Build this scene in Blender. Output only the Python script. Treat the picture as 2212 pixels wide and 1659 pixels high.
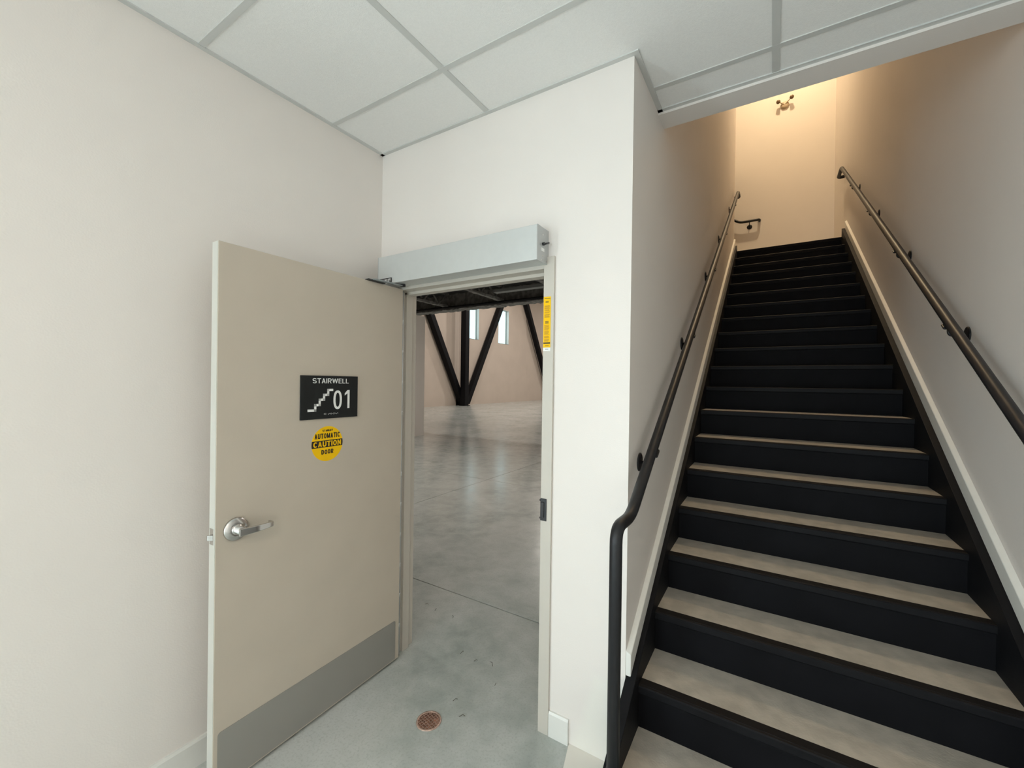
import bpy, bmesh, math, random
from mathutils import Vector, Matrix

random.seed(7)
S = bpy.context.scene
COL = S.collection
for _o in list(bpy.data.objects):
    bpy.data.objects.remove(_o)

# ------------------------------------------------------------------ camera
YAW, PITCH, ROLL = 0.5574, -0.0034, 0.0137
CAM = Vector((2.0085, -1.7156, 1.6054))
fw = Vector((-math.sin(YAW) * math.cos(PITCH), math.cos(YAW) * math.cos(PITCH), math.sin(PITCH)))
rt = Vector((math.cos(YAW), math.sin(YAW), 0.0))
up = rt.cross(fw)
rt, up = rt * math.cos(ROLL) + up * math.sin(ROLL), up * math.cos(ROLL) - rt * math.sin(ROLL)
cd = bpy.data.cameras.new('camera')
cd.sensor_width = 36.0
cd.sensor_fit = 'HORIZONTAL'
cd.lens = 901.31 / 2212 * 36.0
cd.clip_start = 0.02
cd.clip_end = 200
cam = bpy.data.objects.new('camera', cd)
COL.objects.link(cam)
m3 = Matrix((rt, up, -fw)).transposed()
cam.matrix_world = Matrix.Translation(CAM) @ m3.to_4x4()
S.camera = cam

# ------------------------------------------------------------------ world + large lights + exposure
w = bpy.data.worlds.new('overcast_sky')
S.world = w
w.use_nodes = True
bg = w.node_tree.nodes['Background']
bg.inputs['Color'].default_value = (0.72, 0.95, 1.0, 1)
bg.inputs['Strength'].default_value = 1.75


def area(name, loc, rot, sx, sy, power, color, shape='RECTANGLE'):
    l = bpy.data.lights.new(name, 'AREA')
    l.shape = shape
    l.size = sx
    l.size_y = sy
    l.energy = power
    l.color = color
    o = bpy.data.objects.new(name, l)
    o.location = loc
    o.rotation_euler = rot
    COL.objects.link(o)
    return o


# added daylight lamp outside the unseen glazed entrance behind the camera
area('added_entrance_daylight', (1.10, -6.45, 1.22), (math.radians(90), 0, 0), 2.0, 2.3, 112, (0.90, 0.94, 1.0))
# lamp added outside an invented side door to brighten the right stair wall
area('added_side_daylight', (-0.22, -3.0, 1.12), (0, math.radians(-90), 0), 2.1, 1.15, 85, (0.89, 0.95, 1.0))

S.view_settings.view_transform = 'Standard'
S.view_settings.look = 'None'
S.view_settings.gamma = 1.0
S.view_settings.exposure = 0.0
S.view_settings.use_curve_mapping = False
# keep light paths short enough for a quick render
S.cycles.max_bounces = 6
S.cycles.diffuse_bounces = 5
S.cycles.glossy_bounces = 3
S.cycles.transmission_bounces = 2
S.cycles.transparent_max_bounces = 6
S.cycles.caustics_reflective = False
S.cycles.caustics_refractive = False
S.cycles.use_adaptive_sampling = True
S.cycles.adaptive_threshold = 0.08
S.cycles.adaptive_min_samples = 24

# ------------------------------------------------------------------ materials
MATS = {}


def srgb(r, g, b):
    f = lambda c: (c / 255 / 12.92) if c <= 10 else ((c / 255 + 0.055) / 1.055) ** 2.4
    return (f(r), f(g), f(b), 1)


def mat(name, col, rough=0.5, metal=0.0, noise=0.0, nscale=8.0, bump=0.0, bscale=200.0, spec=0.5, col2=None, emit=None, coat=0.0):
    if name in MATS:
        return MATS[name]
    m = bpy.data.materials.new(name)
    m.use_nodes = True
    nt = m.node_tree
    b = nt.nodes['Principled BSDF']
    b.inputs['Base Color'].default_value = col
    b.inputs['Roughness'].default_value = rough
    b.inputs['Metallic'].default_value = metal
    b.inputs['Specular IOR Level'].default_value = spec
    if coat:
        b.inputs['Coat Weight'].default_value = coat
    geo = nt.nodes.new('ShaderNodeNewGeometry')
    if noise:
        n = nt.nodes.new('ShaderNodeTexNoise')
        n.inputs['Scale'].default_value = nscale
        n.inputs['Detail'].default_value = 2
        nt.links.new(geo.outputs['Position'], n.inputs['Vector'])
        mx = nt.nodes.new('ShaderNodeMix')
        mx.data_type = 'RGBA'
        c2 = col2 or tuple(c * (1 - noise) for c in col[:3]) + (1,)
        mx.inputs[6].default_value = c2
        mx.inputs[7].default_value = col
        rp = nt.nodes.new('ShaderNodeMapRange')
        rp.inputs[1].default_value = 0.35
        rp.inputs[2].default_value = 0.65
        nt.links.new(n.outputs['Fac'], rp.inputs[0])
        nt.links.new(rp.outputs[0], mx.inputs[0])
        nt.links.new(mx.outputs[2], b.inputs['Base Color'])
    if bump:
        n2 = nt.nodes.new('ShaderNodeTexNoise')
        n2.inputs['Scale'].default_value = bscale
        n2.inputs['Detail'].default_value = 0
        nt.links.new(geo.outputs['Position'], n2.inputs['Vector'])
        bp = nt.nodes.new('ShaderNodeBump')
        bp.inputs['Strength'].default_value = bump
        bp.inputs['Distance'].default_value = 0.002
        nt.links.new(n2.outputs['Fac'], bp.inputs['Height'])
        nt.links.new(bp.outputs['Normal'], b.inputs['Normal'])
    if emit:
        b.inputs['Emission Color'].default_value = emit[0]
        b.inputs['Emission Strength'].default_value = emit[1]
    MATS[name] = m
    return m


M_WALL = mat('wall_paint', (0.80, 0.748, 0.705, 1), 0.6, bump=0.10, bscale=180, noise=0.015, nscale=3)
M_CEIL = mat('ceiling_tile', (0.86, 0.85, 0.83, 1), 0.9, bump=0.25, bscale=500, noise=0.03, nscale=120)
M_BAR = mat('grid_white_steel', (0.60, 0.60, 0.58, 1), 0.5)
M_BASE = mat('baseboard_paint', (0.78, 0.77, 0.73, 1), 0.35, noise=0.02, nscale=20)
M_FRAME = mat('frame_paint', (0.58, 0.54, 0.48, 1), 0.45, bump=0.04, bscale=300)
M_LEAF = mat('door_paint', (0.56, 0.49, 0.405, 1), 0.45, noise=0.03, nscale=5, bump=0.05, bscale=350)
M_LEAFEDGE = mat('door_edge_lit', (0.62, 0.61, 0.56, 1), 0.4)  # paler than the leaf: light falling on the free edge put into the colour
M_KICK = mat('brushed_steel', (0.36, 0.345, 0.315, 1), 0.42, 0.35, noise=0.06, nscale=3)
M_STEEL = mat('satin_chrome', (0.62, 0.60, 0.58, 1), 0.22, 1.0)
M_ALU = mat('silver_aluminium', (0.62, 0.64, 0.635, 1), 0.36, 0.35, noise=0.02, nscale=30)
M_ALUD = mat('silver_aluminium_cap', (0.50, 0.51, 0.51, 1), 0.45, 0.4)
M_BLACK = mat('black_steel', (0.0075, 0.0075, 0.009, 1), 0.55, spec=0.15, bump=0.10, bscale=60, noise=0.2, nscale=14)
M_RISER = mat('black_riser_paint', (0.006, 0.006, 0.0075, 1), 0.65, spec=0.10, noise=0.2, nscale=9)
M_RAIL = mat('black_rail_paint', (0.014, 0.014, 0.016, 1), 0.42, spec=0.35, noise=0.15, nscale=30)
M_BPLAST = mat('black_plastic', (0.02, 0.02, 0.022, 1), 0.4)
M_SIGN = mat('charcoal_sign', (0.014, 0.015, 0.015, 1), 0.6, spec=0.25)
M_WHITE = mat('white_print', (0.85, 0.85, 0.83, 1), 0.5)
M_YEL = mat('yellow_vinyl', (0.95, 0.56, 0.004, 1), 0.5, spec=0.2)
M_INK = mat('black_ink', (0.015, 0.010, 0.010, 1), 0.5)
M_OCHRE = mat('ochre_print', (0.45, 0.22, 0.01, 1), 0.5)
M_STRING = mat('tread_concrete', (0.47, 0.43, 0.37, 1), 0.75, noise=0.18, nscale=14, bump=0.2, bscale=140)
M_BLANK = mat('offwhite_board', (0.84, 0.81, 0.75, 1), 0.7, noise=0.02, nscale=9)
M_COPPER = mat('rusty_brass', (0.36, 0.17, 0.11, 1), 0.45, 0.5, noise=0.5, nscale=60)
M_COPPERL = mat('worn_brass', (0.62, 0.44, 0.36, 1), 0.4, 0.5, noise=0.3, nscale=90)
M_HALLW = mat('hall_wall_paint', (0.58, 0.495, 0.425, 1), 0.8, noise=0.06, nscale=0.8)
M_FIRE = mat('sprayed_fireproofing', (0.30, 0.30, 0.29, 1), 0.95, noise=0.45, nscale=7, bump=1.0, bscale=22)
M_DECK = mat('dark_deck', (0.10, 0.105, 0.105, 1), 0.9, noise=0.3, nscale=4)
M_PIPE = mat('grey_conduit', (0.26, 0.28, 0.28, 1), 0.5, 0.2)
M_DARK = mat('dark_sublayer', (0.05, 0.05, 0.048, 1), 0.9)
M_WOOD = mat('dry_stem', (0.07, 0.06, 0.04, 1), 0.9)
M_LAMP = mat('added_lamp_diffuser', (0.9, 0.85, 0.75, 1), 0.5, emit=((1, 0.80, 0.55, 1), 4.0))  # glowing face of the added landing lamp
M_LAMPD = mat('added_lamp_diffuser_day', (0.9, 0.9, 0.88, 1), 0.5, emit=((1, 0.93, 0.82, 1), 4.0))  # glowing face of the lamps added in the room and hall


def glass_mat():
    m = bpy.data.materials.new('window_glass')
    m.use_nodes = True
    nt = m.node_tree
    nt.nodes.clear()
    out = nt.nodes.new('ShaderNodeOutputMaterial')
    mix = nt.nodes.new('ShaderNodeMixShader')
    tr = nt.nodes.new('ShaderNodeBsdfTransparent')
    tr.inputs[0].default_value = (0.93, 0.97, 0.97, 1)
    gl = nt.nodes.new('ShaderNodeBsdfGlossy')
    gl.inputs['Roughness'].default_value = 0.03
    mix.inputs[0].default_value = 0.06
    nt.links.new(tr.outputs[0], mix.inputs[1])
    nt.links.new(gl.outputs[0], mix.inputs[2])
    nt.links.new(mix.outputs[0], out.inputs[0])
    return m


M_GLASS = glass_mat()


def concrete():
    m = bpy.data.materials.new('polished_concrete')
    m.use_nodes = True
    nt = m.node_tree
    N, L = nt.nodes, nt.links
    b = N['Principled BSDF']
    geo = N.new('ShaderNodeNewGeometry')

    def noise(scale, detail=6, rough=0.6, dist=0.0):
        n = N.new('ShaderNodeTexNoise')
        n.inputs['Scale'].default_value = scale
        n.inputs['Detail'].default_value = detail
        n.inputs['Roughness'].default_value = rough
        n.inputs['Distortion'].default_value = dist
        L.new(geo.outputs['Position'], n.inputs['Vector'])
        return n

    def rng(src, a, c, lo, hi):
        r = N.new('ShaderNodeMapRange')
        for i, v in enumerate((a, c, lo, hi)):
            r.inputs[i + 1].default_value = v
        L.new(src, r.inputs[0])
        return r.outputs[0]

    def mixc(f, c1, c2):
        x = N.new('ShaderNodeMix')
        x.data_type = 'RGBA'
        L.new(f, x.inputs[0])
        for i, c in ((6, c1), (7, c2)):
            if isinstance(c, tuple):
                x.inputs[i].default_value = c
            else:
                L.new(c, x.inputs[i])
        return x.outputs[2]

    big = noise(0.9, 4, 0.6, 0.6)
    mid = noise(6.5, 5, 0.65, 0.3)
    fine = noise(90, 2, 0.7)
    c = mixc(rng(big.outputs['Fac'], 0.35, 0.65, 0, 1), (0.335, 0.375, 0.35, 1), (0.53, 0.548, 0.528, 1))
    c = mixc(rng(mid.outputs['Fac'], 0.38, 0.78, 0, 0.6), c, (0.60, 0.62, 0.605, 1))
    c = mixc(rng(fine.outputs['Fac'], 0.50, 0.75, 0, 0.45), c, (0.30, 0.31, 0.285, 1))
    L.new(c, b.inputs['Base Color'])
    L.new(rng(mid.outputs['Fac'], 0.3, 0.7, 0.15, 0.24), b.inputs['Roughness'])
    b.inputs['Specular IOR Level'].default_value = 0.5
    bp = N.new('ShaderNodeBump')
    bp.inputs['Strength'].default_value = 0.12
    bp.inputs['Distance'].default_value = 0.003
    L.new(noise(2.2, 1).outputs['Fac'], bp.inputs['Height'])
    L.new(bp.outputs['Normal'], b.inputs['Normal'])
    return m


M_CONC = concrete()


def patched_wall():
    """Door-wall paint with a creamier touch-up patch brushed low on the right."""
    m = M_WALL.copy()
    m.name = 'wall_paint_touched_up'
    nt = m.node_tree
    N, L = nt.nodes, nt.links
    b = N['Principled BSDF']
    src = b.inputs['Base Color'].links[0].from_socket
    geo = N.new('ShaderNodeNewGeometry')
    n = N.new('ShaderNodeTexNoise')
    n.inputs['Scale'].default_value = 9
    n.inputs['Detail'].default_value = 5
    L.new(geo.outputs['Position'], n.inputs['Vector'])
    sx = N.new('ShaderNodeSeparateXYZ')
    L.new(geo.outputs['Position'], sx.inputs[0])

    def mth(op, a, c):
        x = N.new('ShaderNodeMath')
        x.operation = op
        for i, v in enumerate((a, c)):
            if isinstance(v, (int, float)):
                x.inputs[i].default_value = v
            else:
                L.new(v, x.inputs[i])
        return x.outputs[0]
    # left boundary slants from x=1.27 at the floor to x=1.37 at z=0.34
    e1 = mth('SUBTRACT', sx.outputs[0], mth('ADD', 1.262, mth('MULTIPLY', sx.outputs[2], 0.28)))
    e2 = mth('SUBTRACT', 0.37, sx.outputs[2])
    e = mth('MINIMUM', e1, e2)
    e = mth('ADD', e, mth('MULTIPLY', mth('SUBTRACT', n.outputs['Fac'], 0.5), 0.06))
    r = N.new('ShaderNodeMapRange')
    r.inputs[1].default_value = 0.0
    r.inputs[2].default_value = 0.045
    L.new(e, r.inputs[0])
    x = N.new('ShaderNodeMix')
    x.data_type = 'RGBA'
    L.new(r.outputs[0], x.inputs[0])
    L.new(src, x.inputs[6])
    x.inputs[7].default_value = (0.815, 0.785, 0.725, 1)
    L.new(x.outputs[2], b.inputs['Base Color'])
    return m


M_WALLP = patched_wall()


# ------------------------------------------------------------------ geometry helpers
def add_box(bm, x0, x1, y0, y1, z0, z1):
    vs = [bm.verts.new(p) for p in ((x0, y0, z0), (x1, y0, z0), (x1, y1, z0), (x0, y1, z0),
                                    (x0, y0, z1), (x1, y0, z1), (x1, y1, z1), (x0, y1, z1))]
    for f in ((3, 2, 1, 0), (4, 5, 6, 7), (0, 1, 5, 4), (1, 2, 6, 5), (2, 3, 7, 6), (3, 0, 4, 7)):
        bm.faces.new([vs[i] for i in f])
    return bm


def add_prism(bm, pts, axis, a, b):
    """Extrude a polygon given in the two other axes along axis from a to b."""
    def mk(p, v):
        q = list(p)
        q.insert(axis, v)
        return bm.verts.new(q)
    A = [mk(p, a) for p in pts]
    B = [mk(p, b) for p in pts]
    n = len(pts)
    bm.faces.new(A)
    bm.faces.new(B[::-1])
    for i in range(n):
        j = (i + 1) % n
        bm.faces.new((A[j], A[i], B[i], B[j]))
    return bm


def add_tube(bm, pts, r, seg=14, cap=True):
    pts = [Vector(p) for p in pts]
    t = (pts[1] - pts[0]).normalized()
    nrm = t.orthogonal().normalized()
    rings = []
    for i, p in enumerate(pts):
        if i == 0:
            d = (pts[1] - pts[0]).normalized()
        elif i == len(pts) - 1:
            d = (pts[-1] - pts[-2]).normalized()
        else:
            d = ((pts[i + 1] - p).normalized() + (p - pts[i - 1]).normalized()).normalized()
        nrm = (nrm - d * nrm.dot(d)).normalized()
        bn = d.cross(nrm)
        rings.append([bm.verts.new(p + (nrm * math.cos(2 * math.pi * k / seg) + bn * math.sin(2 * math.pi * k / seg)) * r) for k in range(seg)])
    for a, b in zip(rings, rings[1:]):
        for k in range(seg):
            f = bm.faces.new((a[k], a[(k + 1) % seg], b[(k + 1) % seg], b[k]))
            f.smooth = True
    if cap:
        bm.faces.new(rings[0][::-1])
        bm.faces.new(rings[-1])
    return bm


def rounded(pts, rad, n=6):
    """Round the inner corners of a polyline."""
    P = [Vector(p) for p in pts]
    out = [P[0]]
    for a, b, c in zip(P, P[1:], P[2:]):
        u, v = (a - b), (c - b)
        d = min(rad, u.length * 0.45, v.length * 0.45)
        s, e = b + u.normalized() * d, b + v.normalized() * d
        for i in range(n + 1):
            k = i / n
            out.append(s * (1 - k) ** 2 + b * 2 * k * (1 - k) + e * k * k)
    out.append(P[-1])
    return out


def add_lathe(bm, prof, centre, axis, seg=32):
    """prof: (radius, offset along axis) pairs; capped where radius is 0."""
    c = Vector(centre)
    ax = Vector(axis).normalized()
    u = ax.orthogonal().normalized()
    v = ax.cross(u)
    rings = []
    for r, h in prof:
        if r < 1e-6:
            rings.append([bm.verts.new(c + ax * h)])
        else:
            rings.append([bm.verts.new(c + ax * h + (u * math.cos(2 * math.pi * k / seg) + v * math.sin(2 * math.pi * k / seg)) * r) for k in range(seg)])
    for a, b in zip(rings, rings[1:]):
        for k in range(seg):
            j = (k + 1) % seg
            if len(a) == 1 and len(b) == 1:
                continue
            if len(a) == 1:
                f = bm.faces.new((a[0], b[j], b[k]))
            elif len(b) == 1:
                f = bm.faces.new((a[k], a[j], b[0]))
            else:
                f = bm.faces.new((a[k], a[j], b[j], b[k]))
            f.smooth = True
    return bm


def obj(name, bm, m, parent=None, bevel=0.0, local=False, seg=2):
    bmesh.ops.recalc_face_normals(bm, faces=bm.faces)
    me = bpy.data.meshes.new(name)
    bm.to_mesh(me)
    bm.free()
    return mobj(name, me, m, parent, bevel, local, seg)


def mobj(name, me, m, parent=None, bevel=0.0, local=False, seg=2):
    if m is not None:
        if me.materials:
            me.materials[0] = m
        else:
            me.materials.append(m)
    o = bpy.data.objects.new(name, me)
    COL.objects.link(o)
    if parent:
        o.parent = parent
        if not local:
            o.matrix_parent_inverse = parent.matrix_basis.inverted()
    if bevel:
        b = o.modifiers.new('bevel', 'BEVEL')
        b.width = bevel
        b.segments = seg
        b.limit_method = 'ANGLE'
        b.angle_limit = math.radians(40)
    return o


def box(name, x0, x1, y0, y1, z0, z1, m, parent=None, bevel=0.0, local=False):
    return obj(name, add_box(bmesh.new(), x0, x1, y0, y1, z0, z1), m, parent, bevel, local)


def tube(name, pts, r, m, parent=None, seg=14, local=False):
    return obj(name, add_tube(bmesh.new(), pts, r, seg), m, parent, 0, local)


def empty(name, loc=(0, 0, 0), rz=0.0):
    o = bpy.data.objects.new(name, None)
    o.empty_display_size = 0.1
    o.matrix_basis = Matrix.Translation(loc) @ Matrix.Rotation(rz, 4, 'Z')
    COL.objects.link(o)
    return o


def tag(o, label, cat, group=None, kind=None):
    o['label'] = label
    o['category'] = cat
    if group:
        o['group'] = group
    if kind:
        o['kind'] = kind
    return o


def struct(o, label, cat):
    return tag(o, label, cat, None, 'structure')


def glyph(ch, t):
    """Centre-line strokes of a sans capital in a box 1 high; returns (width, strokes)."""
    h = t / 2
    W_ = {'I': t, 'M': 0.78, 'W': 0.98, 'L': 0.52, 'E': 0.56, 'T': 0.60, '0': 0.50}.get(ch, 0.64)
    x0, x1, y0, y1, cx = h, W_ - h, h, 1 - h, W_ / 2

    def arc(px, py, rx, ry, a0, a1, n=14, k=2.3):
        out = []
        for q in range(n + 1):
            a = math.radians(a0 + (a1 - a0) * q / n)
            c, d = math.cos(a), math.sin(a)
            out.append((px + rx * math.copysign(abs(c) ** (2 / k), c), py + ry * math.copysign(abs(d) ** (2 / k), d)))
        return out
    ym = 0.52
    g = {
        'I': [[(cx, 0), (cx, 1)]],
        'T': [[(0, y1), (W_, y1)], [(cx, 0), (cx, y1)]],
        'L': [[(x0, 1), (x0, 0)], [(x0, y0), (W_, y0)]],
        'E': [[(x0, 1), (x0, 0)], [(x0, y0), (W_, y0)], [(x0, y1), (W_, y1)], [(x0, ym), (W_ * 0.92, ym)]],
        'A': [[(x0, 0), (cx, 1 - h * 0.3)], [(x1, 0), (cx, 1 - h * 0.3)], [(W_ * 0.2, 0.30), (W_ * 0.8, 0.30)]],
        'N': [[(x0, 0), (x0, 1)], [(x1, 0), (x1, 1)], [(x0, 1 - h * 0.4), (x1, h * 0.4)]],
        'M': [[(x0, 0), (x0, 1)], [(x1, 0), (x1, 1)], [(x0, 1 - h * 0.4), (cx, h * 0.6)], [(x1, 1 - h * 0.4), (cx, h * 0.6)]],
        'W': [[(x0, 1), (W_ * 0.27, h * 0.4)], [(W_ * 0.27, h * 0.4), (cx, 1 - h * 0.4)], [(cx, 1 - h * 0.4), (W_ * 0.73, h * 0.4)], [(W_ * 0.73, h * 0.4), (x1, 1)]],
        'Y': [[(x0, 1), (cx, 0.44)], [(x1, 1), (cx, 0.44)], [(cx, 0.46), (cx, 0)]],
        'O': [arc(cx, 0.5, x1 - cx, y1 - 0.5, 0, 360, 32)],
        '0': [arc(cx, 0.5, x1 - cx, y1 - 0.5, 0, 360, 32)],
        'C': [arc(cx, 0.5, x1 - cx, y1 - 0.5, 38, 322, 26)],
        'U': [[(x0, 1), (x0, 0.35)] + arc(cx, 0.35, x1 - cx, 0.35 - y0, 180, 360, 14)[1:] + [(x1, 1)]],
        'D': [[(x0, 0), (x0, 1)], [(x0, y1), (cx * 0.9, y1)] + arc(cx * 0.9, 0.5, x1 - cx * 0.9, y1 - 0.5, 90, -90, 16)[1:] + [(x0, y0)]],
        'R': [[(x0, 0), (x0, 1)], [(x0, y1), (cx, y1)] + arc(cx, (y1 + 0.47) / 2, x1 - cx, (y1 - 0.47) / 2, 90, -90, 12)[1:] + [(x0, 0.47)], [(cx, 0.47), (x1, 0)]],
        'S': [arc(cx, (y1 + 0.5) / 2, x1 - cx, (y1 - 0.5) / 2, 22, 270, 16)[:-1] + arc(cx, (y0 + 0.5) / 2, x1 - cx, (0.5 - y0) / 2, 90, -158, 16)],
    }[ch]
    return W_, g


def text_mesh(s, w, h, stroke=0.15, gap=0.11):
    """Flat lettering as a mesh centred on the origin in the XY plane, scaled to w x h."""
    bm = bmesh.new()
    x = 0.0
    for ch in s:
        gw, strokes = glyph(ch, stroke)
        for pl in strokes:
            P = [Vector((a + x, b, 0)) for a, b in pl]
            closed = (P[0] - P[-1]).length < 1e-5
            L, Rr = [], []
            for i, p in enumerate(P):
                a = P[i - 1] if i else (P[-2] if closed else None)
                b = P[i + 1] if i < len(P) - 1 else (P[1] if closed else None)
                d1 = (p - a).normalized() if a is not None else None
                d2 = (b - p).normalized() if b is not None else None
                d = ((d1 or d2) + (d2 or d1)).normalized()
                n = Vector((-d.y, d.x, 0))
                k = 1.0 / max(0.5, n.dot(Vector((-(d1 or d2).y, (d1 or d2).x, 0))))
                L.append(bm.verts.new(p + n * stroke / 2 * k))
                Rr.append(bm.verts.new(p - n * stroke / 2 * k))
            for i in range(len(P) - 1):
                bm.faces.new((Rr[i], Rr[i + 1], L[i + 1], L[i]))
        x += gw + gap
    W_ = x - gap
    for v in bm.verts:
        v.co = Vector(((v.co.x / W_ - 0.5) * w, (v.co.y - 0.5) * h, 0))
    me = bpy.data.meshes.new('lettering')
    bm.to_mesh(me)
    bm.free()
    return me


def place_text(name, s, w, h, centre, right, upv, m, parent, stroke=0.15, local=False):
    me = text_mesh(s, w, h, stroke)
    r, u = Vector(right), Vector(upv)
    n = r.cross(u)
    me.transform(Matrix.Translation(centre) @ Matrix((r, u, n)).transposed().to_4x4())
    return mobj(name, me, m, parent, 0, local)


# ------------------------------------------------------------------ dimensions read from the photograph
H = 2.957          # suspended ceiling
W = 1.5104         # end of the door wall / face of the left stair wall
XR = 2.797         # right wall
YB = 0.425         # stair header wall, room side
YB2 = 0.555
RISE, RUN, Y0 = 0.17714, 0.2805, -0.2428
XL, XT = 1.5536, 2.745   # tread ends
YTOP = Y0 + 19 * RUN     # last riser
ZTOP = 20 * RISE
SLOPE = RISE / RUN
YROOM = -6.2
YLAND = 6.48
ZUP = 8.3
NOSE = lambda y: RISE + (y - Y0) * SLOPE

# ------------------------------------------------------------------ structure: floor in slabs
fl = box('floor', -17.0, 3.0, YROOM - 0.1, 46.0, -0.12, -0.03, M_DARK)
struct(fl, 'grey polished concrete floor running from the entrance room into the big hall', 'floor')
XE = [-17.0, -8.30, -1.955, 3.0]
YE = [YROOM - 0.1, 0.755, 3.905, 7.31, 10.6, 15.0, 22.0, 30.0, 46.0]
g = 0.0045
for i in range(len(XE) - 1):
    for j in range(len(YE) - 1):
        box('slab', XE[i] + g, XE[i + 1] - g, YE[j] + g, YE[j + 1] - g, -0.035, 0.0, M_CONC, fl, 0.002)


def rect_wall(name, axis, a, b, u0, u1, z0, z1, holes, m, label):
    """A wall slab from a to b along axis (0 = x, 1 = y) spanning u0..u1, z0..z1 with rectangular openings."""
    bm = bmesh.new()
    us = sorted({u0, u1, *[h[0] for h in holes], *[h[1] for h in holes]})
    zs = sorted({z0, z1, *[h[2] for h in holes], *[h[3] for h in holes]})

    def solid(i, k):
        if i < 0 or k < 0 or i >= len(us) - 1 or k >= len(zs) - 1:
            return False
        uc, zc = (us[i] + us[i + 1]) / 2, (zs[k] + zs[k + 1]) / 2
        return not any(h[0] < uc < h[1] and h[2] < zc < h[3] for h in holes)
    cache = {}

    def V(d, u, z):
        key = (d, u, z)
        if key not in cache:
            cache[key] = bm.verts.new((d, u, z) if axis == 0 else (u, d, z))
        return cache[key]
    for i in range(len(us) - 1):
        for k in range(len(zs) - 1):
            if not solid(i, k):
                continue
            p, q, r, s = us[i], us[i + 1], zs[k], zs[k + 1]
            bm.faces.new((V(a, p, r), V(a, q, r), V(a, q, s), V(a, p, s)))
            bm.faces.new((V(b, p, s), V(b, q, s), V(b, q, r), V(b, p, r)))
            for (di, dk, c1, c2) in ((-1, 0, (p, r), (p, s)), (1, 0, (q, s), (q, r)), (0, -1, (q, r), (p, r)), (0, 1, (p, s), (q, s))):
                if not solid(i + di, k + dk):
                    bm.faces.new((V(a, *c1), V(a, *c2), V(b, *c2), V(b, *c1)))
    o = obj(name, bm, m)
    struct(o, label, 'wall')
    return o


# door opening
DX0, DX1, DZ = 0.152, 1.1115, 2.130
WT = 0.130
rect_wall('wall_left', 0, -0.13, 0.0, YROOM, 0.0, 0.0, 5.12, [(-3.62, -2.38, 0.05, 2.2)], M_WALL, 'plain pale wall behind the open door at left')
rect_wall('wall_back', 1, 0.0, WT, 0.0 - 0.13, W, 0.0, 5.12, [(DX0 - 0.03, DX1 + 0.03, -1, DZ + 0.03)], M_WALLP,
          'pale wall holding the doorway, with a creamy touch-up low beside the stairs')
rect_wall('wall_stair_left', 0, W - 0.13, W, WT, 5.14, 0.0, ZUP, [], M_WALL, 'pale wall left of the staircase')
rect_wall('wall_right', 0, XR, XR + 0.13, YROOM, YLAND, 0.0, ZUP, [], M_WALL, 'tall pale wall right of the staircase')
rect_wall('wall_stair_header', 1, YB, YB2, W, XR, 2.944, ZUP, [], M_WALL, 'header wall hanging over the foot of the stairs')
rect_wall('wall_landing_back', 1, YLAND, YLAND + 0.13, 0.0, XR + 0.13, ZTOP - 0.3, ZUP, [], M_WALL, 'warmly lit wall at the top of the stairs')
rect_wall('wall_landing_left', 0, -0.13, 0.0, 5.0, YLAND + 0.13, ZTOP - 0.3, ZUP, [], M_WALL, 'wall closing the stair landing on its left, out of sight')
rect_wall('wall_landing_front', 1, 5.01, 5.14, 0.0, W - 0.13, ZTOP - 0.3, ZUP, [], M_WALL, 'wall closing the stair landing towards the hall, out of sight')
rect_wall('wall_entrance', 1, YROOM - 0.13, YROOM, -0.13, XR + 0.13, 0.0, H + 0.2, [(0.05, 2.15, 0.05, 2.4)], M_WALL, 'entrance wall with a glazed opening added for daylight behind the viewer')
o = box('landing_floor', 0.0, XR, YTOP + 0.012, YLAND, ZTOP - 0.2, ZTOP, M_STRING)
o['kind'] = 'structure'; o['label'] = 'concrete landing at the head of the stairs'; o['category'] = 'landing'
o = box('ceiling_stairwell', -0.13, XR + 0.13, YB2, YLAND + 0.13, ZUP, ZUP + 0.15, M_WALL)
struct(o, 'plain ceiling high over the staircase, hidden by the header', 'ceiling')
o = box('wall_under_stairs', W, XR, YTOP + 0.05, YTOP + 0.15, 0, ZTOP - 0.2, M_DARK)
struct(o, 'hidden wall under the stair landing', 'wall')

# unseen entrance glazing, added for the daylight from behind the camera
e = empty('window_3', (1.10, YROOM - 0.07, 0.05))
struct(e, 'unseen glazed entrance added behind the viewer to bring in daylight', 'window')
for x in (0.05, 1.08, 2.10):
    box('frame_post', x, x + 0.05, YROOM - 0.1, YROOM - 0.05, 0.05, 2.4, M_BPLAST, e)
for z in (0.05, 2.35):
    box('frame_rail', 0.05, 2.15, YROOM - 0.1, YROOM - 0.05, z, z + 0.05, M_BPLAST, e)
for x in (0.10, 1.13):
    box('pane', x, x + 0.97, YROOM - 0.078, YROOM - 0.072, 0.1, 2.35, M_GLASS, e)

e = empty('window_4', (-0.07, -3.0, 0.05))  # unseen side door, added so daylight reaches the right stair wall
struct(e, 'unseen glazed side door added in the left wall to bring in daylight', 'window')
for y in (-3.62, -2.43):
    box('frame_post', -0.1, -0.05, y, y + 0.05, 0.05, 2.2, M_BPLAST, e)
for z in (0.05, 2.15):
    box('frame_rail', -0.1, -0.05, -3.57, -2.43, z, z + 0.05, M_BPLAST, e)
box('pane', -0.078, -0.072, -3.57, -2.43, 0.1, 2.15, M_GLASS, e)

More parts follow.
